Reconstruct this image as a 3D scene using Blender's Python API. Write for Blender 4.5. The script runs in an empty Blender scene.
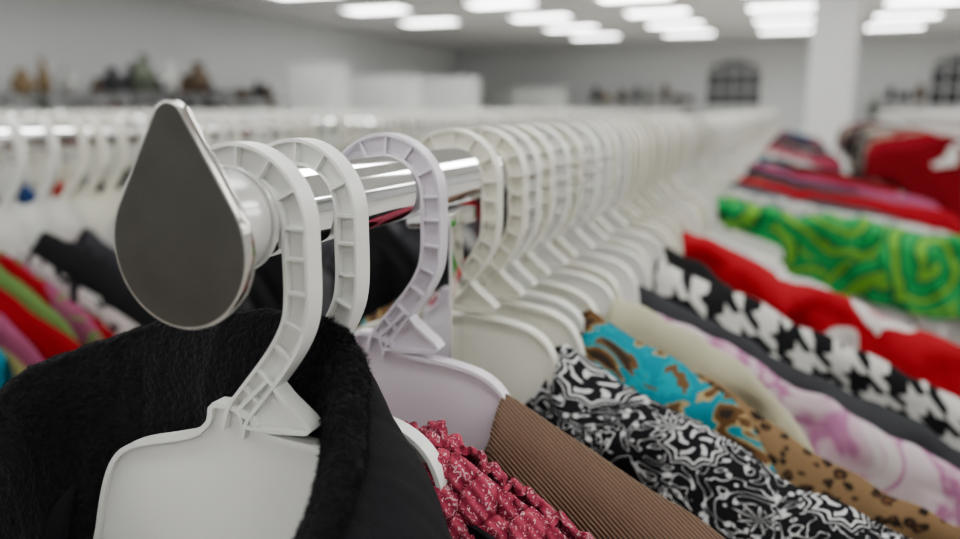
import bpy, bmesh, math, random
from mathutils import Vector, Matrix, noise
random.seed(7)
H=1.449; RZ=1.40; RX=-0.233
scene=bpy.context.scene
COL=scene.collection
# ---------------------------------------------------------------- helpers
def new_mat(name):
    m=bpy.data.materials.new(name); m.use_nodes=True
    nt=m.node_tree; b=nt.nodes['Principled BSDF']
    return m,nt,b
def C(h): return (h[0],h[1],h[2],1.0)
def plain(name,col,rough=.5,metal=0,spec=.5,sss=0,noise_amt=0,noise_scale=30,bump=0,bump_scale=200,coat=0):
    m,nt,b=new_mat(name)
    b.inputs['Base Color'].default_value=C(col); b.inputs['Roughness'].default_value=rough
    b.inputs['Metallic'].default_value=metal; b.inputs['Specular IOR Level'].default_value=spec
    if coat: b.inputs['Coat Weight'].default_value=coat
    tc=nt.nodes.new('ShaderNodeTexCoord')
    if sss:
        b.inputs['Subsurface Weight'].default_value=sss; b.inputs['Subsurface Radius'].default_value=(.006,.005,.004); b.inputs['Subsurface Scale'].default_value=1
    if noise_amt:
        n=nt.nodes.new('ShaderNodeTexNoise'); n.inputs['Scale'].default_value=noise_scale; n.inputs['Detail'].default_value=4
        nt.links.new(tc.outputs['Object'],n.inputs['Vector'])
        mx=nt.nodes.new('ShaderNodeMix'); mx.data_type='RGBA'
        mx.inputs[6].default_value=C([c*(1-noise_amt) for c in col]); mx.inputs[7].default_value=C([min(1,c*(1+noise_amt)) for c in col])
        nt.links.new(n.outputs['Fac'],mx.inputs[0]); nt.links.new(mx.outputs[2],b.inputs['Base Color'])
    if bump:
        n=nt.nodes.new('ShaderNodeTexNoise'); n.inputs['Scale'].default_value=bump_scale; n.inputs['Detail'].default_value=3
        nt.links.new(tc.outputs['Object'],n.inputs['Vector'])
        bp=nt.nodes.new('ShaderNodeBump'); bp.inputs['Strength'].default_value=bump; bp.inputs['Distance'].default_value=.002
        nt.links.new(n.outputs['Fac'],bp.inputs['Height']); nt.links.new(bp.outputs['Normal'],b.inputs['Normal'])
    return m
class NB:
    """tiny node-graph builder"""
    def __init__(s,name,rough=.8):
        s.m,s.nt,s.b=new_mat(name); s.b.inputs['Roughness'].default_value=rough
        s.b.inputs['Specular IOR Level'].default_value=.25
        s.tc=s.nt.nodes.new('ShaderNodeTexCoord'); s.v=s.tc.outputs['Object']
    def L(s,a,b): s.nt.links.new(a,b)
    def noise(s,scale,detail=2,vec=None,dist=0):
        n=s.nt.nodes.new('ShaderNodeTexNoise'); n.inputs['Scale'].default_value=scale; n.inputs['Detail'].default_value=detail
        n.inputs['Distortion'].default_value=dist
        s.L(vec or s.v,n.inputs['Vector']); return n
    def vor(s,scale,vec=None,feature='F1'):
        n=s.nt.nodes.new('ShaderNodeTexVoronoi'); n.inputs['Scale'].default_value=scale; n.feature=feature
        s.L(vec or s.v,n.inputs['Vector']); return n
    def math(s,op,a,b=None,c=None):
        n=s.nt.nodes.new('ShaderNodeMath'); n.operation=op
        for i,x in enumerate((a,b,c)):
            if x is None: continue
            if isinstance(x,(int,float)): n.inputs[i].default_value=x
            else: s.L(x,n.inputs[i])
        return n.outputs[0]
    def warp(s,scale,amt,detail=2):
        n=s.noise(scale,detail)
        vm=s.nt.nodes.new('ShaderNodeVectorMath'); vm.operation='MULTIPLY_ADD'
        s.L(n.outputs['Color'],vm.inputs[0]); vm.inputs[1].default_value=(amt,)*3; s.L(s.v,vm.inputs[2])
        return vm.outputs[0]
    def flat(s,vec=None):
        """drop the thickness axis so prints do not change over folds"""
        sx=s.nt.nodes.new('ShaderNodeSeparateXYZ'); s.L(vec or s.v,sx.inputs[0])
        cx=s.nt.nodes.new('ShaderNodeCombineXYZ'); s.L(sx.outputs[0],cx.inputs[0])
        a=s.math('ADD',sx.outputs[2],s.math('MULTIPLY',sx.outputs[1],.8)); s.L(a,cx.inputs[1]); return cx.outputs[0]
    def angle(s,vec,vor):
        vm=s.nt.nodes.new('ShaderNodeVectorMath'); vm.operation='SUBTRACT'; s.L(vec,vm.inputs[0]); s.L(vor.outputs['Position'],vm.inputs[1])
        sx=s.nt.nodes.new('ShaderNodeSeparateXYZ'); s.L(vm.outputs[0],sx.inputs[0])
        return s.math('ARCTAN2',sx.outputs[1],sx.outputs[0])
    def mix(s,fac,a,b):
        n=s.nt.nodes.new('ShaderNodeMix'); n.data_type='RGBA'
        if isinstance(fac,(int,float)): n.inputs[0].default_value=fac
        else: s.L(fac,n.inputs[0])
        for i,x in ((6,a),(7,b)):
            if isinstance(x,(tuple,list)): n.inputs[i].default_value=C(x)
            else: s.L(x,n.inputs[i])
        return n.outputs[2]
    def out(s,col): s.L(col,s.b.inputs['Base Color'])
    def bump(s,h,strength=.5,dist=.001):
        bp=s.nt.nodes.new('ShaderNodeBump'); bp.inputs['Strength'].default_value=strength; bp.inputs['Distance'].default_value=dist
        s.L(h,bp.inputs['Height']); s.L(bp.outputs['Normal'],s.b.inputs['Normal'])
    def weave(s,scale=900,st=.4):
        n=s.noise(scale,2); s.bump(n.outputs['Fac'],st,.0006)

def obj_from(name,verts,faces,mats=None,smooth=True,parent=None,loc=(0,0,0),matidx=None):
    me=bpy.data.meshes.new(name); me.from_pydata(verts,[],faces); me.update()
    if mats:
        for m in (mats if isinstance(mats,(list,tuple)) else [mats]): me.materials.append(m)
    if matidx:
        for p,i in zip(me.polygons,matidx): p.material_index=i
    if smooth:
        for p in me.polygons: p.use_smooth=True
    o=bpy.data.objects.new(name,me); COL.objects.link(o); o.location=loc
    if parent: o.parent=parent
    return o
def empty(name,loc=(0,0,0)):
    e=bpy.data.objects.new(name,None); COL.objects.link(e); e.location=loc; e.empty_display_size=.05; return e
class MB:
    def __init__(s): s.v=[]; s.f=[]; s.mi=[]
    def add(s,v,f,mi=0):
        o=len(s.v); s.v+=[tuple(x) for x in v]; s.f+=[tuple(i+o for i in q) for q in f]; s.mi+=[mi]*len(f)
    def box(s,c,d,mi=0,rot=None):
        cx,cy,cz=c; x,y,z=[k/2 for k in d]
        vs=[Vector((a*x,b*y,e*z)) for a in(-1,1) for b in(-1,1) for e in(-1,1)]
        if rot is not None: vs=[rot@v for v in vs]
        vs=[(v[0]+cx,v[1]+cy,v[2]+cz) for v in vs]
        s.add(vs,[(0,1,3,2),(4,6,7,5),(0,4,5,1),(2,3,7,6),(0,2,6,4),(1,5,7,3)],mi)
    def cyl(s,a,b,r,n=24,mi=0,r2=None,caps=True):
        a=Vector(a); b=Vector(b); d=(b-a).normalized(); r2=r if r2 is None else r2
        t=Vector((0,0,1)) if abs(d.z)<.9 else Vector((1,0,0)); u=d.cross(t).normalized(); w=d.cross(u)
        vs=[];fs=[]
        for i in range(n):
            an=2*math.pi*i/n; k=u*math.cos(an)+w*math.sin(an); vs.append(a+k*r); vs.append(b+k*r2)
        for i in range(n): j=(i+1)%n; fs.append((2*i,2*i+1,2*j+1,2*j))
        if caps: fs.append(tuple(2*i for i in range(n))); fs.append(tuple(2*i+1 for i in reversed(range(n))))
        s.add(vs,fs,mi)
    def lathe(s,c,prof,n=20,mi=0):
        vs=[];fs=[];m=len(prof)
        for i in range(n):
            an=2*math.pi*i/n
            for r,z in prof: vs.append((c[0]+r*math.cos(an),c[1]+r*math.sin(an),c[2]+z))
        for i in range(n):
            j=(i+1)%n
            for k in range(m-1): fs.append((i*m+k,j*m+k,j*m+k+1,i*m+k+1))
        s.add(vs,fs,mi)
    def obj(s,name,mats,smooth=False,parent=None,loc=(0,0,0)):
        o=obj_from(name,s.v,s.f,mats,smooth,parent,loc,s.mi); return o
def bevel(o,w=.002,seg=3,ang=40):
    m=o.modifiers.new('bev','BEVEL'); m.width=w; m.segments=seg; m.limit_method='ANGLE'; m.angle_limit=math.radians(ang)
    for p in o.data.polygons: p.use_smooth=True
    w2=o.modifiers.new('wn','WEIGHTED_NORMAL'); w2.keep_sharp=True

def sweep(mb,pts,prof,closed=False,mi=0):
    """sweep profile [(n,y)] along XZ path; n is along left normal"""
    n=len(pts);m=len(prof);vs=[];fs=[]
    for i,p in enumerate(pts):
        a=pts[(i-1)%n] if (closed or i>0) else p; b=pts[(i+1)%n] if (closed or i<n-1) else p
        d=Vector((b[0]-a[0],b[1]-a[1])).normalized(); nx,nz=-d.y,d.x
        for q in prof: vs.append((p[0]+nx*q[0],q[1],p[1]+nz*q[0]))
    for i in range(n if closed else n-1):
        j=(i+1)%n
        for k in range(m):
            l=(k+1)%m; fs.append((i*m+k,j*m+k,j*m+l,i*m+l))
    if not closed: fs.append(tuple(range(m))[::-1]); fs.append(tuple((n-1)*m+k for k in range(m)))
    mb.add(vs,fs,mi)
def catmull(P,n=8,closed=False):
    out=[];N=len(P)
    P=[Vector(p) for p in P]
    for i in range(N if closed else N-1):
        p0=P[(i-1)%N] if (closed or i>0) else P[i]; p1=P[i]; p2=P[(i+1)%N]; p3=P[(i+2)%N] if (closed or i<N-2) else p2
        for k in range(n):
            t=k/n
            out.append(.5*((2*p1)+(-p0+p2)*t+(2*p0-5*p1+4*p2-p3)*t*t+(-p0+3*p1-3*p2+p3)*t**3))
    if not closed: out.append(P[-1])
    return out
# ---------------------------------------------------------------- materials
M_white=plain('hanger_white_plastic',(.78,.78,.75),.32,spec=.5,sss=.08)
M_lilac=plain('hanger_lilac_white_plastic',(.71,.67,.73),.32,spec=.5,sss=.08)
M_cream=plain('hanger_cream_plastic',(.78,.77,.68),.32,spec=.5,sss=.08)
M_chrome=plain('chrome_tube',(.86,.86,.86),.07,1)
M_steel=plain('brushed_steel_cap',(.15,.142,.132),.20,1,noise_amt=.18,noise_scale=45,bump=.05,bump_scale=25)
M_rim=plain('polished_rim',(.60,.58,.55),.14,1)
M_plug=plain('clear_grey_plastic',(.66,.66,.64),.2,spec=.6)
M_plug.node_tree.nodes['Principled BSDF'].inputs['Transmission Weight'].default_value=.55
# ---------------------------------------------------------------- hanger geometry
HRAD=.0310; HW=.0068
def hook_path(n=1):
    P=[];r=HRAD
    for i in range(0,int(14*n)+1):
        a=math.radians(205-205*i/(14*n)); P.append((r*math.cos(a),r*math.sin(a)))
    tail=[(.0310,-.014),(.0308,-.030),(.0292,-.042),(.0250,-.052),(.0185,-.062),(.0105,-.072),(.002,-.082),(-.006,-.092),(-.010,-.103)]
    if n>=1:
        t=catmull([(p[0],p[1],0) for p in [P[-1]]+tail],3); P+= [(q.x,q.y) for q in t[1:]]
    else: P+=tail[::1]
    return P
BODY_R=[(-.001,-.092),(.004,-.1000),(.018,-.1025),(.040,-.1045),(.060,-.109),(.073,-.117),(.0805,-.129),(.084,-.143),(.086,-.160),(.089,-.178),(.104,-.192),(.14,-.205),(.19,-.222),(.214,-.231),(.218,-.240),(.212,-.246),(.17,-.240),(.09,-.230),(.03,-.226)]
BODY_L=[(-.021,-.090),(-.025,-.0995),(-.035,-.1075),(-.052,-.1130),(-.070,-.118),(-.083,-.124),(-.092,-.134),(-.0985,-.148),(-.103,-.162),(-.108,-.179),(-.117,-.194),(-.148,-.207),(-.19,-.222),(-.214,-.231),(-.218,-.240),(-.212,-.246),(-.17,-.240),(-.09,-.230),(-.03,-.226)]
def hanger(hi=True):
    mb=MB()
    w=HW;d=.0055;t=.0012;e=.0018
    prof=[(-w,-d),(-w+e,-d),(-w+e,-t),(w-e,-t),(w-e,-d),(w,-d),(w,d),(w-e,d),(w-e,t),(-w+e,t),(-w+e,d),(-w,d)] if hi else [(-w,-d),(w,-d),(w,d),(-w,d)]
    path=hook_path(2 if hi else .6)
    sweep(mb,path,prof)
    if hi:
        tip=path[0]; mb.cyl((tip[0],-d,tip[1]),(tip[0],d,tip[1]),w,16)
        acc=0;last=path[0]
        for i in range(1,len(path)-1):
            p=path[i]; acc+=math.dist(p,last); last=p
            if acc>.0128:
                acc=0; q=path[i+1]; an=math.atan2(q[1]-p[1],q[0]-p[0])
                mb.box((p[0],0,p[1]),(.0014,2*d-.0012,2*w-.0005),rot=Matrix.Rotation(-an,3,'Y'))
    outline=BODY_R+BODY_L[::-1]
    if hi:
        o2=catmull([(p[0],p[1],0) for p in outline],3,closed=True); outline=[(q.x,q.y) for q in o2]
    bm=bmesh.new()
    for y in (-.0014,.0014):
        vs=[bm.verts.new((p[0],y,p[1])) for p in outline]; bm.faces.new(vs)
    bmesh.ops.triangulate(bm,faces=bm.faces[:])
    bm.verts.index_update()
    mb.add([v.co[:] for v in bm.verts],[[v.index for v in f.verts] for f in bm.faces]); bm.free()
    if hi:
        sweep(mb,outline,[(-.0014,-.0045),(.0014,-.0045),(.0014,.0045),(-.0014,.0045)],closed=True)
        wd=[(.012,-.073),(.020,-.082),(.032,-.0915),(.0345,-.0945),(.032,-.0965),(.012,-.0985),(-.004,-.0985),(-.006,-.090)]
        m=len(wd); V=[];F=[]
        for y in (-.0016,.0016): V+=[(p[0],y,p[1]) for p in wd]
        F.append(tuple(range(m))); F.append(tuple(range(2*m-1,m-1,-1)))
        mb.add(V,F)
        sweep(mb,wd,[(-.0011,-.0053),(.0011,-.0053),(.0011,.0053),(-.0011,.0053)],closed=True)
    return mb
HI=hanger(True); LO=hanger(False)
def finish_hanger(me_name,mat):
    me=bpy.data.meshes.new(me_name); me.from_pydata(HI.v,[],HI.f); me.materials.append(mat)
    bm=bmesh.new(); bm.from_mesh(me); bmesh.ops.remove_doubles(bm,verts=bm.verts,dist=1e-6); bmesh.ops.recalc_face_normals(bm,faces=bm.faces); bm.to_mesh(me); bm.free()
    for p in me.polygons: p.use_smooth=True
    return me
HM={k:finish_hanger('hanger_mesh_'+k,m) for k,m in (('w',M_white),('l',M_lilac),('c',M_cream))}
HOOKDZ=-(HRAD-HW-.0205)
def place_hanger(Y,kind,rotz=0,tilt=0,dx=0):
    o=bpy.data.objects.new('plastic_hanger',HM[kind]); COL.objects.link(o)
    o.location=(RX+dx,Y,RZ+HOOKDZ); o.rotation_euler=(0,tilt,rotz)
    b=o.modifiers.new('bev','BEVEL'); b.width=.0006; b.segments=2; b.limit_method='ANGLE'; b.angle_limit=math.radians(50)
    w=o.modifiers.new('wn','WEIGHTED_NORMAL')
    return o
ys=[.302,.350,.440,.550,.597,.640,.686,.735,.785,.840,.895,.955]
kinds='wwlccwcwcwwc'
HR=[0,-5,2,0]
DX=[-.003,-.0035,-.001,-.004]
for i,y in enumerate(ys):
    rz=math.radians(HR[i]) if i<4 else math.radians(random.uniform(-4,4))
    place_hanger(y,kinds[i],rz,0 if i<4 else math.radians(random.uniform(-1.5,1.5)),DX[i] if i<4 else random.uniform(-.003,.002))
def hanger_row(name,X,Z,yl,src,mats,parent=None):
    mb=MB()
    for y in yl:
        R=Matrix.Rotation(math.radians(random.gauss(0,4)),3,'Z')@Matrix.Rotation(math.radians(random.gauss(0,1.5)),3,'Y')
        mi=random.randrange(len(mats))
        mb.add([tuple(R@Vector(v)+Vector((X,y,Z+HOOKDZ))) for v in src.v],src.f,mi)
    return mb.obj(name,mats,smooth=False)
row=[];y=1.0
while y<8.3:
    row.append(y); y+=random.uniform(.035,.065)
hanger_row('plastic_hanger_row',RX,RZ,[q for q in row if q<2.2],HI,[M_white,M_cream,M_cream])
hanger_row('plastic_hanger_row',RX,RZ,[q for q in row if q>=2.2],LO,[M_white,M_cream])
# ---------------------------------------------------------------- main rack
def rack(name,X,Z,Y0,Y1,posts,rr=.0205):
    e=empty(name,(X,Y0,0))
    mb=MB(); mb.cyl((0,.030,Z),(0,Y1-Y0,Z),rr,48)
    r=mb.obj('rail',M_chrome,True,e)
    for k,f in enumerate(r.data.polygons):
        if len(f.vertices)>4: f.use_smooth=False
    mb=MB()
    for py in posts:
        mb.box((0,py-Y0,Z/2-.012),(.024,.024,Z-.03)); mb.box((0,py-Y0,Z-.027),(.034,.05,.012))
        mb.box((0,py-Y0,.02),(.55,.04,.04))
    mb.box((0,(posts[0]+posts[-1])/2-Y0,.045),(.03,posts[-1]-posts[0],.03))
    p=mb.obj('posts_and_feet',M_chrome,False,e); bevel(p,.002,2)
    mb=MB()
    mb.cyl((0,.004,Z),(0,.034,Z),.0225,48); mb.cyl((0,.004,Z),(0,.010,Z),.0255,48); mb.cyl((0,.030,Z),(0,.034,Z),.0245,48)
    p=mb.obj('end_plug',M_plug,True,e); bevel(p,.001,2)
    R=.0345;cz=-.0075;r=.0082;tz=.0440
    dd=tz-cz; al=math.asin((R-r)/dd)
    pts=[]
    for i in range(49):
        a=math.pi-al+ (math.pi+2*al)*i/48
        pts.append((R*math.cos(a),cz+R*math.sin(a)))
    for i in range(17):
        a=al+(math.pi-2*al)*i/16
        pts.append((r*math.cos(a),tz+r*math.sin(a)))
    n=len(pts);V=[];F=[];MI=[]
    def ring(s,y):
        out=[]
        for i,p in enumerate(pts):
            a=Vector(pts[i-1]);b=Vector(pts[(i+1)%n]); d=(b-a).normalized(); nn=Vector((d.y,-d.x))
            q=Vector(p)-nn*s; out.append((q.x,y,q.y+Z))
        return out
    rings=[ring(.0013,-.0028),ring(.0007,-.0028),ring(.0002,-.0024),ring(0,-.0016),ring(0,.0022),ring(.0005,.0030),ring(.0014,.0034)]
    for q in rings: V+=q
    for k in range(len(rings)-1):
        for i in range(n):
            j=(i+1)%n; F.append((k*n+i,k*n+j,(k+1)*n+j,(k+1)*n+i)); MI.append(1)
    F.append(tuple(range(n))); MI.append(0); F.append(tuple(range((len(rings)-1)*n,len(rings)*n))[::-1]); MI.append(1)
    c=obj_from('end_cap',V,F,[M_steel,M_rim],True,e,matidx=MI)
    c.data.polygons[-1].use_smooth=False; c.data.polygons[-2].use_smooth=False
    bm=bmesh.new(); bm.from_mesh(c.data); bmesh.ops.recalc_face_normals(bm,faces=bm.faces); bm.to_mesh(c.data); bm.free()
    return e
rack('clothes_rack',RX,RZ,.258,8.4,[.520,3.2,5.8,8.2])
# ---------------------------------------------------------------- garments
def garment(mb,Y=0,X=0,Z=0,xn=.085,reachR=.45,reachL=.32,z0=-.146,slope=.42,gape=.03,drop_f=.07,drop_b=.02,thick=.018,bottom=-.72,seed=0,nx=60,nz=26,wr=.006,rot=0,rid=.007,mi=0,ripple=None,slopeL=None,fold=0):
    xs=sorted(set([round(-reachL+(reachR+reachL)*i/nx,5) for i in range(nx+1)]+[xn,-xn,.235,.25,-.235,-.25]))
    xs=[x for x in xs if -reachL-1e-6<=x<=reachR+1e-6]
    V=[];F=[];nr=nz+1
    ca,sa=math.cos(rot),math.sin(rot)
    for s in (-1,1):
        base=len(V)
        for x in xs:
            ax=abs(x); sl=slope if x>0 else (slopeL or slope)
            reach=reachR if x>0 else reachL
            if ax<xn:
                q=1-(ax/xn)**2
                zt=z0-(drop_f if s<0 else drop_b)*q**.7; g=gape*math.sqrt(max(q,0))
            else:
                zt=z0-sl*(ax-xn)+(rid*noise.noise(Vector((x*11,seed*3.1,0)))+rid*.5*noise.noise(Vector((x*34,seed*1.1,4))))*min(1,(ax-xn)/.04); g=0
                zt-=.012*math.exp(-((ax-.24)/.02)**2)*.5
            ed=max(0,ax-(reach-.07))/.07; zt-=.045*ed*ed
            zb=bottom if ax<.24 else zt-.16-.1*max(0,1-(ax-.24)/.1)
            zb=min(zb,zt-.05)
            tk=thick*(1 if ax<.24 else .85)
            for k in range(nr):
                t=(k/nz)**1.9; z=zt+(zb-zt)*t; d=zt-z
                e=1-math.exp(-d/.013)
                yy=g+(tk-g)*(1-math.exp(-d/.06)) if g>0 else tk*e
                if g>0: yy=max(yy,min(g,tk*e+g))
                u=x*.8+d*.55
                w=wr*min(1,d/.045+.12)*(noise.noise(Vector((x*9+z*5,seed*7.7+s*3,z*2.2)))+.55*noise.noise(Vector((u*34,seed*2.3+s,(z-x)*5)))+.3*noise.noise(Vector((x*50,seed*5.3+s,z*20))))
                if fold:
                    # soft creases radiating down and outwards from the shoulder
                    ph=noise.noise(Vector((u*13,seed*1.7+s*2,(z-x)*2.5)))
                    w+=fold*min(1,d/.03)*(1-2*abs(ph))**3
                if ax<xn+.01 and d<.03: w*=.3
                y=s*yy+w
                if ripple: 
                    rp=ripple(x,z,d); y+=s*rp; z+=rp*.8*math.exp(-d/.012)
                V.append((X+x*ca-y*sa,Y+x*sa+y*ca,Z+z))
        m=len(xs)
        for i in range(m-1):
            for k in range(nz):
                a=base+i*nr+k;b=base+(i+1)*nr+k
                F.append((a,b,b+1,a+1) if s<0 else (a,a+1,b+1,b))
    mb.add(V,F,mi)
def make_garment(name,Y,mat,parent=None,thickn=.002,loc=True,**kw):
    mb=MB(); garment(mb,**kw)
    o=mb.obj(name,mat,True,None,(RX,Y,RZ))
    bm=bmesh.new(); bm.from_mesh(o.data); bmesh.ops.remove_doubles(bm,verts=bm.verts,dist=1e-5); bm.to_mesh(o.data); bm.free()
    s=o.modifiers.new('sol','SOLIDIFY'); s.thickness=thickn; s.offset=0
    return o
# --- prints
def m_paisley():
    n=NB('paisley_print',.75); f=n.flat(n.warp(16,.030,0))
    v=n.vor(15.5,f); d=v.outputs['Distance']; th=n.angle(f,v)
    pet=n.math('MULTIPLY',n.math('ABSOLUTE',n.math('SINE',n.math('MULTIPLY',th,4.5))),.07)
    dd=n.math('ADD',d,pet)
    def band(c,w): return n.math('LESS_THAN',n.math('ABSOLUTE',n.math('SUBTRACT',dd,c)),w)
    core=n.math('LESS_THAN',d,.055)
    swirl=n.math('GREATER_THAN',n.math('SINE',n.math('ADD',n.math('MULTIPLY',th,5),n.math('MULTIPLY',d,26))),.35)
    mid=n.math('MULTIPLY',swirl,n.math('MULTIPLY',n.math('GREATER_THAN',d,.10),n.math('LESS_THAN',dd,.27)))
    rings=n.math('MAXIMUM',n.math('MAXIMUM',band(.335,.020),core),mid)
    rings=n.math('MAXIMUM',rings,band(.41,.009))
    v2=n.vor(105,n.flat()); dots=n.math('LESS_THAN',v2.outputs['Distance'],.24)
    out=n.math('GREATER_THAN',dd,.45)
    sw=n.noise(34,0,f,4.0); st=n.math('LESS_THAN',n.math('ABSOLUTE',n.math('SUBTRACT',sw.outputs['Fac'],.5)),.028)
    a=n.math('MAXIMUM',rings,n.math('MULTIPLY',out,n.math('MAXIMUM',dots,st)))
    n.out(n.mix(a,(.006,.006,.008),(.58,.58,.58))); n.weave(); return n.m
def m_hound():
    n=NB('houndstooth_print',.75)
    sx=n.nt.nodes.new('ShaderNodeSeparateXYZ'); n.L(n.v,sx.inputs[0])
    per=.041
    X=n.math('MULTIPLY',n.math('ADD',sx.outputs[0],5),1/per)
    Z=n.math('MULTIPLY',n.math('ADD',n.math('ADD',sx.outputs[2],n.math('MULTIPLY',sx.outputs[1],-.6)),5),1/per)
    wa=n.math('LESS_THAN',n.math('FRACT',X),.5); we=n.math('LESS_THAN',n.math('FRACT',Z),.5)
    tw=n.math('LESS_THAN',n.math('FRACT',n.math('MULTIPLY',n.math('ADD',X,Z),2)),.5)
    r=n.math('ADD',n.math('MULTIPLY',wa,tw),n.math('MULTIPLY',we,n.math('SUBTRACT',1,tw)))
    n.out(n.mix(r,(.010,.010,.012),(.62,.61,.58))); n.weave(); return n.m
def m_blobs(name,base,c2,scale,thr,warp=.03,c3=None,ring=None):
    n=NB(name,.75); f=n.flat(n.warp(scale*1.3,warp)); v=n.vor(scale,f)
    a=n.math('LESS_THAN',v.outputs['Distance'],thr); col=n.mix(a,base,c2)
    if c3: 
        b=n.math('LESS_THAN',v.outputs['Distance'],thr*.45); col=n.mix(b,col,c3)
    n.out(col); n.weave(); return n.m
def m_green():
    n=NB('green_swirl_print',.75); f=n.flat(n.warp(5,.10,0)); v=n.vor(6.0,f); d=v.outputs['Distance']; th=n.angle(f,v)
    s=n.math('SINE',n.math('ADD',n.math('MULTIPLY',d,26),th))
    col=n.mix(n.math('GREATER_THAN',s,.15),(.035,.30,.085),(.16,.36,.05))
    col=n.mix(n.math('LESS_THAN',n.math('ABSOLUTE',n.math('SUBTRACT',s,.1)),.34),col,(.008,.12,.055))
    n.out(col); n.weave(); return n.m
def m_ramp(name,stops,scale,dist=1.5,interp='CONSTANT'):
    n=NB(name,.75); t=n.noise(scale,3,n.flat(),dist)
    r=n.nt.nodes.new('ShaderNodeValToRGB'); r.color_ramp.interpolation=interp
    el=r.color_ramp.elements
    while len(el)<len(stops): el.new(.5)
    for e,(p,c) in zip(el,stops): e.position=p; e.color=C(c)
    n.L(t.outputs['Fac'],r.inputs[0]); n.out(r.outputs[0]); n.weave(); return n.m
def m_knit(name,col,col2,scale,fleck=None,dist=.6,bump=.0012,direction='DIAGONAL',fs=380,ft=.62):
    n=NB(name,.9); 
    w=n.nt.nodes.new('ShaderNodeTexWave'); w.inputs['Scale'].default_value=scale; w.bands_direction=direction; w.inputs['Distortion'].default_value=dist
    n.L(n.v,w.inputs['Vector'])
    c=n.mix(w.outputs['Fac'],col2,col)
    if fleck:
        t=n.noise(fs,3,None,2); c=n.mix(n.math('GREATER_THAN',t.outputs['Fac'],ft),c,fleck)
    n.out(c); nz=n.noise(700,3)
    n.bump(n.math('ADD',w.outputs['Fac'],n.math('MULTIPLY',nz.outputs['Fac'],.6)),.8,bump); return n.m
P_pais=m_paisley(); P_hound=m_hound(); P_green=m_green()
P_red=m_blobs('red_white_flower_print',(.36,.012,.018),(.60,.56,.54),7.5,.38,.10,(.46,.22,.22))
P_pink=m_ramp('pink_floral_print',[(0,(.60,.54,.56)),(.46,(.60,.51,.55)),(.54,(.42,.18,.32)),(.60,(.56,.40,.48)),(.68,(.60,.56,.56))],13,1.2,'EASE')
P_leo=m_blobs('leopard_print',(.25,.16,.085),(.02,.012,.008),80,.40,.012,(.14,.07,.03))
P_teal=m_ramp('teal_brown_floral_print',[(0,(.03,.02,.015)),(.40,(.12,.06,.022)),(.47,(.36,.28,.14)),(.495,(.01,.22,.28)),(.57,(.015,.29,.34)),(.60,(.15,.08,.035)),(.66,(.04,.025,.015))],15,1.5)
P_char=plain('charcoal_cotton',(.045,.047,.052),.9,noise_amt=.2,bump=.4,bump_scale=900)
P_black=plain('black_cotton',(.012,.012,.013),.85,bump=.4,bump_scale=900)
P_cream=plain('cream_cotton',(.50,.48,.35),.85,noise_amt=.1,bump=.4,bump_scale=700)
P_white=plain('white_cotton',(.55,.55,.54),.85,bump=.3,bump_scale=700)
P_brown=m_knit('brown_rib_knit',(.27,.18,.13),(.12,.075,.053),170,dist=.25,bump=.002)
P_crim=m_knit('crimson_boucle_knit',(.40,.065,.105),(.26,.03,.06),60,(.60,.38,.42),2,fs=300,ft=.60)
def fleece_mat():
    n=NB('black_fleece',.95); a=n.noise(320,4); n.out(n.mix(a.outputs['Fac'],(.002,.002,.003),(.020,.020,.022)))
    n.b.inputs['Sheen Weight'].default_value=.06; n.bump(a.outputs['Fac'],1,.003); return n.m
P_fleece=fleece_mat()
P_shell=plain('black_softshell',(.008,.008,.010),.8,spec=.25,bump=.3,bump_scale=600)

def cable(x,z,d):
    q=.0150; a=(x*.85+z*.5)/q; b=(z*.85-x*.5)/(q*1.1)+.5*(math.floor(a)%2)
    jx=.25*noise.noise(Vector((x*60,z*60,9)))
    fa=a-math.floor(a)-.5+jx*.6; fb=b-math.floor(b)-.5+jx*.6
    rr=(fa*1.95)**2+(fb*1.75)**2
    r=math.sqrt(1-rr) if rr<1 else 0
    r-=.35*math.exp(-rr/.06)
    return .0068*r+.0034*noise.noise(Vector((x*200,z*200,1)))
sw=make_garment('crimson_knit_sweater',.360,P_crim,thickn=.004,xn=.066,reachR=.30,reachL=.12,z0=-.120,slope=.60,thick=.022,seed=3,nx=360,nz=240,ripple=cable,wr=.008,gape=.03,drop_f=.10,bottom=-.62)
rnd=random.Random(5); fv=[];ff=[]
cand=[p for p in sw.data.polygons if p.center.x>.02 and p.center.z>-.34 and p.center.y<.02]
for _ in range(26000):
    p=rnd.choice(cand); q=p.center+Vector((rnd.gauss(0,.0006),0,rnd.gauss(0,.0006)))
    d=(p.normal+Vector((rnd.gauss(0,.7),rnd.gauss(0,.7),rnd.gauss(0,.7)))).normalized()*rnd.uniform(.0015,.0045)
    if d.y>0 and p.center.y<0: d.y=-d.y
    sd=d.cross(Vector((rnd.random(),rnd.random(),rnd.random()))).normalized()*.00018
    o=len(fv); fv+=[tuple(q-sd),tuple(q+sd),tuple(q+d)]; ff.append((o,o+1,o+2))
obj_from('yarn_fibres',fv,ff,P_crim,True,sw)
make_garment('brown_knit_cardigan',.442,P_brown,thickn=.003,xn=.076,reachR=.42,reachL=.28,z0=-.125,slope=.52,thick=.030,seed=5,nx=160,nz=80,wr=.012,gape=.028,drop_f=.10,fold=.008)
make_garment('paisley_blouse',.564,P_pais,xn=.080,reachR=.48,z0=-.126,slope=.47,thick=.030,seed=8,nx=190,nz=80,wr=.018,fold=.010)
def G(name,Y,mat,**kw):
    d=dict(seed=Y*13.7,rot=math.radians(random.uniform(-4,4)),wr=.016,nx=130,nz=50,xn=.082,fold=.011,rid=.013); d.update(kw)
    return make_garment(name,Y,mat,**d)
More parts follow.
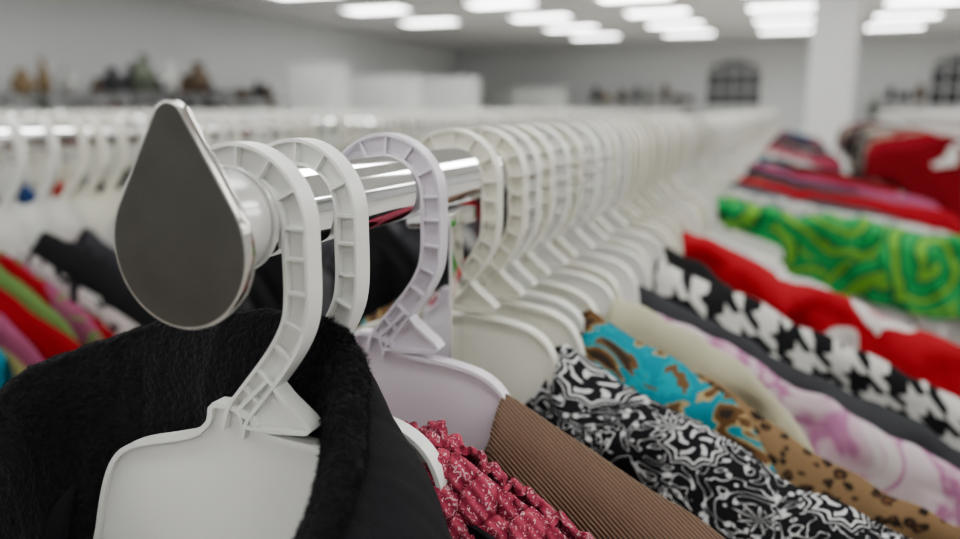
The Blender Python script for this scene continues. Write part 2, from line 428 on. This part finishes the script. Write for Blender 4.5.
G('teal_floral_blouse',.645,P_teal,z0=-.118,slope=.50,thick=.026,reachR=.24,xn=.080,wr=.024,fold=.014)
G('leopard_print_top',.695,P_leo,z0=-.148,thick=.016,reachR=.52,slope=.44)
G('cream_blouse',.738,P_cream,z0=-.128,slope=.46,thick=.016,reachR=.27)
G('pink_floral_shirt',.790,P_pink,z0=-.144,slope=.42,thick=.020,reachR=.60)
G('charcoal_sweater',.865,P_char,z0=-.142,slope=.42,thick=.022,reachR=.60)
G('houndstooth_blouse',.995,P_hound,z0=-.136,slope=.40,thick=.022,reachR=.62,rot=0,wr=.012,fold=.008)
G('black_cardigan',1.05,P_black,z0=-.130,slope=.62,thick=.014,reachR=.30)
G('red_floral_dress',1.23,P_red,z0=-.134,slope=.37,thick=.035,reachR=.68,wr=.026,rot=math.radians(1),fold=.016)
G('white_shirt',1.34,P_white,z0=-.17,thick=.02,reachR=.40)
G('white_shirt',1.48,P_white,z0=-.17,thick=.02,reachR=.36)
G('green_swirl_dress',1.78,P_green,z0=-.140,slope=.13,thick=.05,reachR=.74,wr=.05,rot=math.radians(4),bottom=-.8,fold=.02,rid=.02)

# ---- black fleece jacket : body + folded fleece collar
jk=empty('black_fleece_jacket',(RX,.302,RZ))
mb=MB(); garment(mb,xn=.125,reachR=.30,reachL=.34,z0=-.155,slope=.5,gape=.055,drop_f=.16,drop_b=.0,thick=.03,seed=21,nx=80,nz=40,wr=.006,bottom=-.62)
jb=mb.obj('jacket_body',P_shell,True,jk); s=jb.modifiers.new('s','SOLIDIFY'); s.thickness=.003
#         x     y     z     out   outdown
RIM=[(-.075,-.100,-.215,.035,.05),(-.112,-.078,-.165,.035,.04),(-.134,-.050,-.118,.035,.03),(-.143,-.020,-.094,.028,.03),(-.132,.010,-.082,.02,.05),(-.100,.028,-.069,.010,.06),(-.060,.033,-.060,.008,.06),(-.017,.033,-.054,.008,.06),(.020,.027,-.053,.010,.06),(.036,.018,-.061,.020,.05),(.048,.004,-.074,.030,.045),(.058,-.014,-.088,.040,.035),(.062,-.036,-.105,.052,.025),(.058,-.055,-.127,.060,.02),(.048,-.070,-.160,.066,.02),(.036,-.085,-.21,.07,.02)]
A=catmull([Vector(p[:3]) for p in RIM],14); B=catmull([Vector((p[3],p[4],0)) for p in RIM],14)
V=[];F=[]
def V3(a,b,c): return Vector((a,b,c))
for i,p in enumerate(A):
    a=A[max(0,i-1)];b=A[min(len(A)-1,i+1)]; d=(b-a); d.z=0; d.normalize(); o=Vector((-d.y,d.x,0))
    ow,od=B[i].x,B[i].y
    roll=max(0,min(1,(p.x-.02)/.03)); R=.0045+.0050*roll
    sec=[p-o*.016+V3(0,0,-.16),p-o*.018+V3(0,0,-.11),p-o*.016+V3(0,0,-.07),p-o*.014+V3(0,0,-.04),p-o*(.009+R*.5)+V3(0,0,-.022)]
    for k in range(7):
        an=math.pi*(1-k/6); sec.append(p+o*(R*math.cos(an))+V3(0,0,-R+R*math.sin(an)))
    sec+=[p+o*(R*.8)+V3(0,0,-R*1.5),p+o*(R+ow*.25)+V3(0,0,-R*1.5-od*.1),p+o*(R+ow*.5)+V3(0,0,-.012-od*.3),p+o*(R+ow*.75)+V3(0,0,-.014-od*.6),p+o*(R+ow*.93)+V3(0,0,-.018-od),p+o*(R+ow)+V3(0,0,-.032-od*1.2),p+o*(R+ow*1.02)+V3(0,0,-.08-od*1.3)]
    NS=len(sec)
    for k,q in enumerate(sec):
        f=1 if k<12 else .5
        nn=noise.noise(Vector((q.x*28,q.y*28,q.z*18+3)))*.0035+f*noise.noise(q*110)*.0022+f*noise.noise(q*260)*.0016
        V.append(tuple(q+Vector((o.x*nn,o.y*nn,nn*.7))))
for i in range(len(A)-1):
    for k in range(NS-1):
        a=i*NS+k;b=a+NS; F.append((a,a+1,b+1,b))
MI=[0 if (f[0]%NS)<11 else 1 for f in F]
cl=obj_from('fleece_collar',V,F,[P_fleece,P_shell],True,jk,matidx=MI)
s=cl.modifiers.new('sub','SUBSURF'); s.levels=1; s.render_levels=1
fv=[];ff=[]
rnd=random.Random(3)
for _ in range(60000):
    i=rnd.randrange(len(A)-1); k=rnd.choice([2,3,3,4,4,5,6,7,8,9,10,11])
    a=Vector(V[i*NS+k]);b=Vector(V[i*NS+k+1]);c=Vector(V[(i+1)*NS+k]);
    q=a+(b-a)*rnd.random()+(c-a)*rnd.random()
    nrm=(c-a).cross(b-a).normalized()
    L=rnd.uniform(.0012,.0030)*(1.2 if q.x>.02 else .45)
    d=(nrm*rnd.choice((1,1,1,-1))*.8+Vector((rnd.gauss(0,.7),rnd.gauss(0,.7),rnd.gauss(.1,.7)))).normalized()*L
    sd=d.cross(Vector((rnd.random(),rnd.random(),rnd.random()))).normalized()*.00013
    o=len(fv); fv+=[tuple(q-sd),tuple(q+sd),tuple(q+d)]; ff.append((o,o+1,o+2))
obj_from('fleece_fibres',fv,ff,P_fleece,True,jk)

# ---------------------------------------------------------------- masses of clothes
def attr_mat():
    n=NB('mixed_clothes_fabric',.85)
    at=n.nt.nodes.new('ShaderNodeAttribute'); at.attribute_name='Col'
    at2=n.nt.nodes.new('ShaderNodeAttribute'); at2.attribute_name='Col2'
    t=n.noise(22,3,None,1.5); m=n.math('GREATER_THAN',t.outputs['Fac'],.56)
    n.out(n.mix(m,at.outputs['Color'],at2.outputs['Color'])); return n.m
P_mass=attr_mat()
K=(.02,.02,.022);W=(.5,.49,.48);DG=(.07,.07,.08);RD=(.32,.014,.02);TL=(.02,.20,.27);PK=(.36,.10,.19);GR=(.15,.27,.09);LG=(.30,.30,.31)
PAL=[K,K,K,DG,DG,W,LG,LG,RD,TL,(.25,.03,.08),(.02,.05,.15),(.25,.21,.17),(.12,.12,.14)]
def clothes_row(name,X,Z,yl,reach=(.36,.36),pal=PAL,slope=.42,nx=26,nz=12,z0=-.15,reachf=None,wr=.016,thick=.018):
    V=[];F=[];c1=[];c2=[]
    for y in yl:
        mb=MB(); r=random.uniform(.75,1.1); rr=reachf(y) if reachf else reach
        garment(mb,Y=y,X=X,Z=Z,xn=.088,reachR=rr[1]*r,reachL=rr[0]*r,z0=z0+random.uniform(-.02,.015),slope=slope+random.uniform(-.08,.08),thick=thick,seed=y*9.1+X,nx=nx,nz=nz,wr=wr,rot=math.radians(random.gauss(0,4)),bottom=random.uniform(-.75,-.55))
        o=len(V); V+=mb.v; F+=[tuple(i+o for i in f) for f in mb.f]
        P=pal(y) if callable(pal) else pal
        a=random.choice(P); b=a if random.random()<.6 else random.choice(P)
        c1+=[a]*len(mb.v); c2+=[b]*len(mb.v)
    o=obj_from(name,V,F,P_mass,True)
    for nm,c in (('Col',c1),('Col2',c2)):
        at=o.data.color_attributes.new(nm,'FLOAT_COLOR','POINT')
        at.data.foreach_set('color',[k for q in c for k in (q[0],q[1],q[2],1)])
    return o
def yl(a,b,s0,s1):
    o=[];y=a
    while y<b: o.append(y); y+=random.uniform(s0,s1)
    return o
def mainpal(y):
    if y<2.25: return [LG,DG,W]
    if y<2.75: return [RD,K,(.36,.08,.03),K,K]
    if y<3.2: return [K,DG,PK]
    if y<3.8: return [TL,K,LG,RD]
    return [RD,K,K,W,TL,(.36,.06,.10),DG,(.35,.12,.04),(.02,.05,.16)]
def mainreach(y): return (.34,.70 if y<4.0 else .44)
clothes_row('hanging_clothes_row',RX,RZ,yl(1.98,8.2,.06,.11),pal=mainpal,slope=.22,reachf=mainreach,nx=44,nz=18,wr=.026)
def leftpal(y):
    if y<.68: return [TL,(.02,.15,.2),(.03,.24,.28),K]
    if y<.86: return [PK,GR,TL,RD,(.28,.25,.11),W,K]
    if y<.92: return [K,W,K]
    if y<.965: return [RD]
    if y<1.25: return [K,W,W,DG,LG]
    if y<2.0: return [K,DG,DG,K,(.16,.16,.17)]
    return PAL
nb=[(-1.20,.56,9),(-2.05,.9,10),(-3.0,.5,12),(-3.95,1.5,13),(-5.0,1,14),(-6.1,2,14)]
for i,(X,y0,y1) in enumerate(nb):
    rack('clothes_rack',X,RZ,y0,y1,[y0+.2,(y0+y1)/2,y1-.2])
    hanger_row('plastic_hanger_row',X,RZ,yl(y0+.05,y1-.1,.04,.07) if i<3 else yl(y0+.05,y1-.1,.07,.12),LO,[M_white,M_cream])
    if i==0:
        clothes_row('hanging_clothes_row',X,RZ,yl(y0+.05,2.2,.022,.034)+yl(2.25,y1-.1,.06,.09),(.34,.36),pal=leftpal,nx=34,nz=14,wr=.007,thick=.009,slope=.45)
    else:
        clothes_row('hanging_clothes_row',X,RZ,yl(y0+.07,y1-.1,.10,.16),(.34,.34),pal=PAL)
# right-hand racks further back
RR=[(.22,.01,.015),(.28,.012,.02),K,(.25,.01,.015),(.10,.01,.015),K,(.40,.36,.29),(.30,.012,.02),(.36,.34,.32),K]
rack('clothes_rack',.80,RZ,4.6,9.8,[4.8,7,9.6])
hanger_row('plastic_hanger_row',.80,RZ,yl(4.66,9.7,.06,.1),LO,[M_white])
clothes_row('hanging_clothes_row',.80,RZ,yl(4.68,9.7,.06,.09),(.42,.42),RR,slope=.20,z0=-.09)
rack('clothes_rack',1.75,RZ,5.2,11.2,[5.4,8,11.0])
hanger_row('plastic_hanger_row',1.75,RZ,yl(5.26,11.1,.08,.12),LO,[M_white])
clothes_row('hanging_clothes_row',1.75,RZ,yl(5.28,11,.07,.10),(.42,.42),RR,slope=.20,z0=-.09)

# ---------------------------------------------------------------- room
CEIL=H+1.9; XL,XR,YB,YF=-10.5,8.5,25.0,-5.0
M_wall=plain('painted_wall',(.66,.67,.67),.9,noise_amt=.04,noise_scale=.6)
M_ceil=plain('white_ceiling',(.82,.82,.81),.95,noise_amt=.03,noise_scale=1)
M_floor=plain('vinyl_floor',(.46,.44,.41),.45,noise_amt=.1,noise_scale=3)
M_trim=plain('trim_paint',(.62,.62,.61),.6)
M_dark=plain('dark_glass',(.02,.024,.03),.15)
M_cab=plain('white_cabinet_paint',(.76,.77,.76),.6)
def boxobj(name,c,d,mat,bev=0):
    mb=MB(); mb.box(c,d); o=mb.obj(name,mat)
    if bev: bevel(o,bev,2)
    return o
XC=(XL+XR)/2;YC=(YB+YF)/2
boxobj('floor',(XC,YC,-.05),(XR-XL+.4,YB-YF+.4,.1),M_floor)
boxobj('ceiling',(XC,YC,CEIL+.05),(XR-XL+.4,YB-YF+.4,.1),M_ceil)
boxobj('wall_left',(XL-.05,YC,CEIL/2),(.1,YB-YF,CEIL),M_wall)
boxobj('wall_right',(XR+.05,YC,CEIL/2),(.1,YB-YF,CEIL),M_wall)
boxobj('wall_back',(XC,YB+.05,CEIL/2),(XR-XL,.1,CEIL),M_wall)
boxobj('wall_front',(XC,YF-.05,CEIL/2),(XR-XL,.1,CEIL),M_wall)
boxobj('baseboard_back',(XC,YB-.01,.06),(XR-XL,.02,.12),M_trim)
boxobj('baseboard_left',(XL+.01,YC,.06),(.02,YB-YF,.12),M_trim)
boxobj('baseboard_right',(XR-.01,YC,.06),(.02,YB-YF,.12),M_trim)
def pillar(x,y,w=.5):
    mb=MB(); mb.box((0,0,CEIL/2),(w,w,CEIL)); mb.box((0,0,.08),(w+.04,w+.04,.16)); o=mb.obj('pillar',M_cab,False,None,(x,y,0)); bevel(o,.01,2)
pillar(.33,11.2,.52)
def window(i,x,w=1.5,h=1.35,zb=1.5):
    e=empty('window_%d'%i,(x,YB-.03,zb))
    mb=MB(); n=16; pts=[(-w/2,0),(w/2,0)]+[(w/2*math.cos(math.pi*k/n),h-.35+.35*math.sin(math.pi*k/n)) for k in range(n+1)]
    mb.add([(p[0],0,p[1]) for p in pts],[tuple(range(len(pts)))])
    mb.obj('glass',M_dark,False,e)
    mb=MB(); sweep(mb,pts,[(-.05,-.05),(.05,-.05),(.05,.02),(-.05,.02)],closed=True)
    for k in (-1,0,1): mb.box((k*w/4,-.02,(h-.1)/2),(.06,.03,h-.15))
    for k in (.35,.75): mb.box((0,-.02,h*k),(w,.03,.06))
    mb.obj('frame',M_trim,False,e)
window(1,-1.85); window(2,3.95,1.5); window(3,7.2,1.2)
mb=MB(); mb.box((0,0,1.05),(1.0,.06,2.1)); mb.box((0,-.03,1.05),(.8,.03,1.9),1); mb.cyl((.35,-.09,1.0),(.35,-.03,1.0),.03,12)
mb.obj('door_1',[M_trim,M_cab],False,None,(-8.9,YB-.04,0))
def cabinet(x,y,w,d,h):
    mb=MB(); mb.box((0,0,h/2),(w,d,h)); mb.box((0,0,h+.02),(w+.06,d+.06,.04))
    nn=max(1,int(w/.6))
    for k in range(nn):
        mb.box((-w/2+w*(k+.5)/nn,-d/2-.012,h/2),(w/nn-.04,.024,h-.1)); mb.box((-w/2+w*(k+.85)/nn,-d/2-.035,h/2),(.02,.03,.2),1)
    o=mb.obj('storage_cabinet',[M_cab,M_dark],False,None,(x,y,0)); bevel(o,.006,2)
cabinet(-8.1,15,1.6,.7,2.05); cabinet(-8.3,13,.9,.7,2.2); cabinet(-8.6,18.5,2.4,.7,2.15); cabinet(-7.3,23.5,1.6,.6,2.0)
M_shelf=plain('grey_shelf_metal',(.25,.25,.25),.5)
M_shelfw=plain('pale_shelf_metal',(.55,.55,.55),.5)
bc=[plain('ceramic_dark',(.02,.02,.025),.3),plain('ceramic_brown',(.09,.055,.03),.4),plain('ceramic_sage',(.11,.125,.09),.4),plain('ceramic_white',(.5,.5,.48),.3),plain('ceramic_ochre',(.24,.17,.09),.4)]
def shelving(x,y0,y1,rot=0,zs=(1.215,1.635),mat=None):
    e=empty('shelving_unit',(x,y0,0)); e.rotation_euler=(0,0,rot); mb=MB(); L=y1-y0
    for z in (.4,.8,1.2,1.62): mb.box((0,L/2,z),(.5,L,.03))
    for yy in (0,L/3,2*L/3,L):
        for xx in (-.23,.23): mb.box((xx,yy,.82),(.04,.04,1.64))
    mb.obj('shelves',mat or M_shelf,False,e)
    mb=MB(); yy=.1
    while yy<L:
        for z in zs:
            r=random.uniform(.08,.18);h=random.uniform(.2,.52); p=[(0.01,0),(r*.7,0),(r,h*.3),(r*.9,h*.55),(r*.4,h*.8),(r*.5,h),(r*.3,h)]
            if random.random()<.4: p=[(0.01,0),(r,0),(r*1.1,h*.6),(r*.6,h*.62),(.01,h*.7)]
            mb.lathe((random.uniform(-.08,.08),yy,z),p,12,random.choice([0,0,1,1,2,3,4]))
        yy+=random.uniform(.3,.5)
    mb.obj('vases_and_bric_a_brac',bc,True,e)
shelving(-9.9,8.0,14.0)
shelving(-7.4,7.2,9.0)
shelving(-2.9,24.2,27.4,math.pi/2,mat=M_shelfw)   # along the back wall
shelving(3.0,24.2,25.6,math.pi/2,mat=M_shelfw)
# ceiling lights
M_em=bpy.data.materials.new('fluorescent_diffuser'); M_em.use_nodes=True
nt=M_em.node_tree; nt.nodes.remove(nt.nodes['Principled BSDF']); em=nt.nodes.new('ShaderNodeEmission'); em.inputs['Color'].default_value=(.99,.995,.985,1); em.inputs['Strength'].default_value=10.6
nt.links.new(em.outputs[0],nt.nodes['Material Output'].inputs[0])
mb=MB()
for X in (-7.7,-5.15,-2.75,-.45,1.9,4.3,6.7):
    for k in range(11):
        Y=-2.75+2.42*k
        if X<-7 and Y>17.5: continue
        mb.box((X,Y,CEIL-.03),(1.24,.64,.055),1)
        mb.box((X,Y,CEIL-.062),(1.16,.56,.01),0)
mb.obj('ceiling_light_panels',[M_em,M_trim],False)
w=bpy.data.worlds.new('world'); scene.world=w; w.use_nodes=True; w.node_tree.nodes['Background'].inputs[0].default_value=(.5,.5,.52,1); w.node_tree.nodes['Background'].inputs[1].default_value=.3
try: scene.view_settings.look='AgX - Medium High Contrast'
except Exception: pass
# ---------------------------------------------------------------- camera
cam=bpy.data.cameras.new('camera'); co=bpy.data.objects.new('camera',cam); COL.objects.link(co)
cam.sensor_width=36; cam.lens=30; cam.clip_start=.01; cam.clip_end=100
p=math.atan(161.5/800); yaw=math.atan(320/math.hypot(800,161.5))
co.location=(0,0,H); co.rotation_euler=(math.pi/2-p,0,yaw)
cam.dof.use_dof=True; cam.dof.focus_distance=.41; cam.dof.aperture_fstop=4.0
scene.camera=co
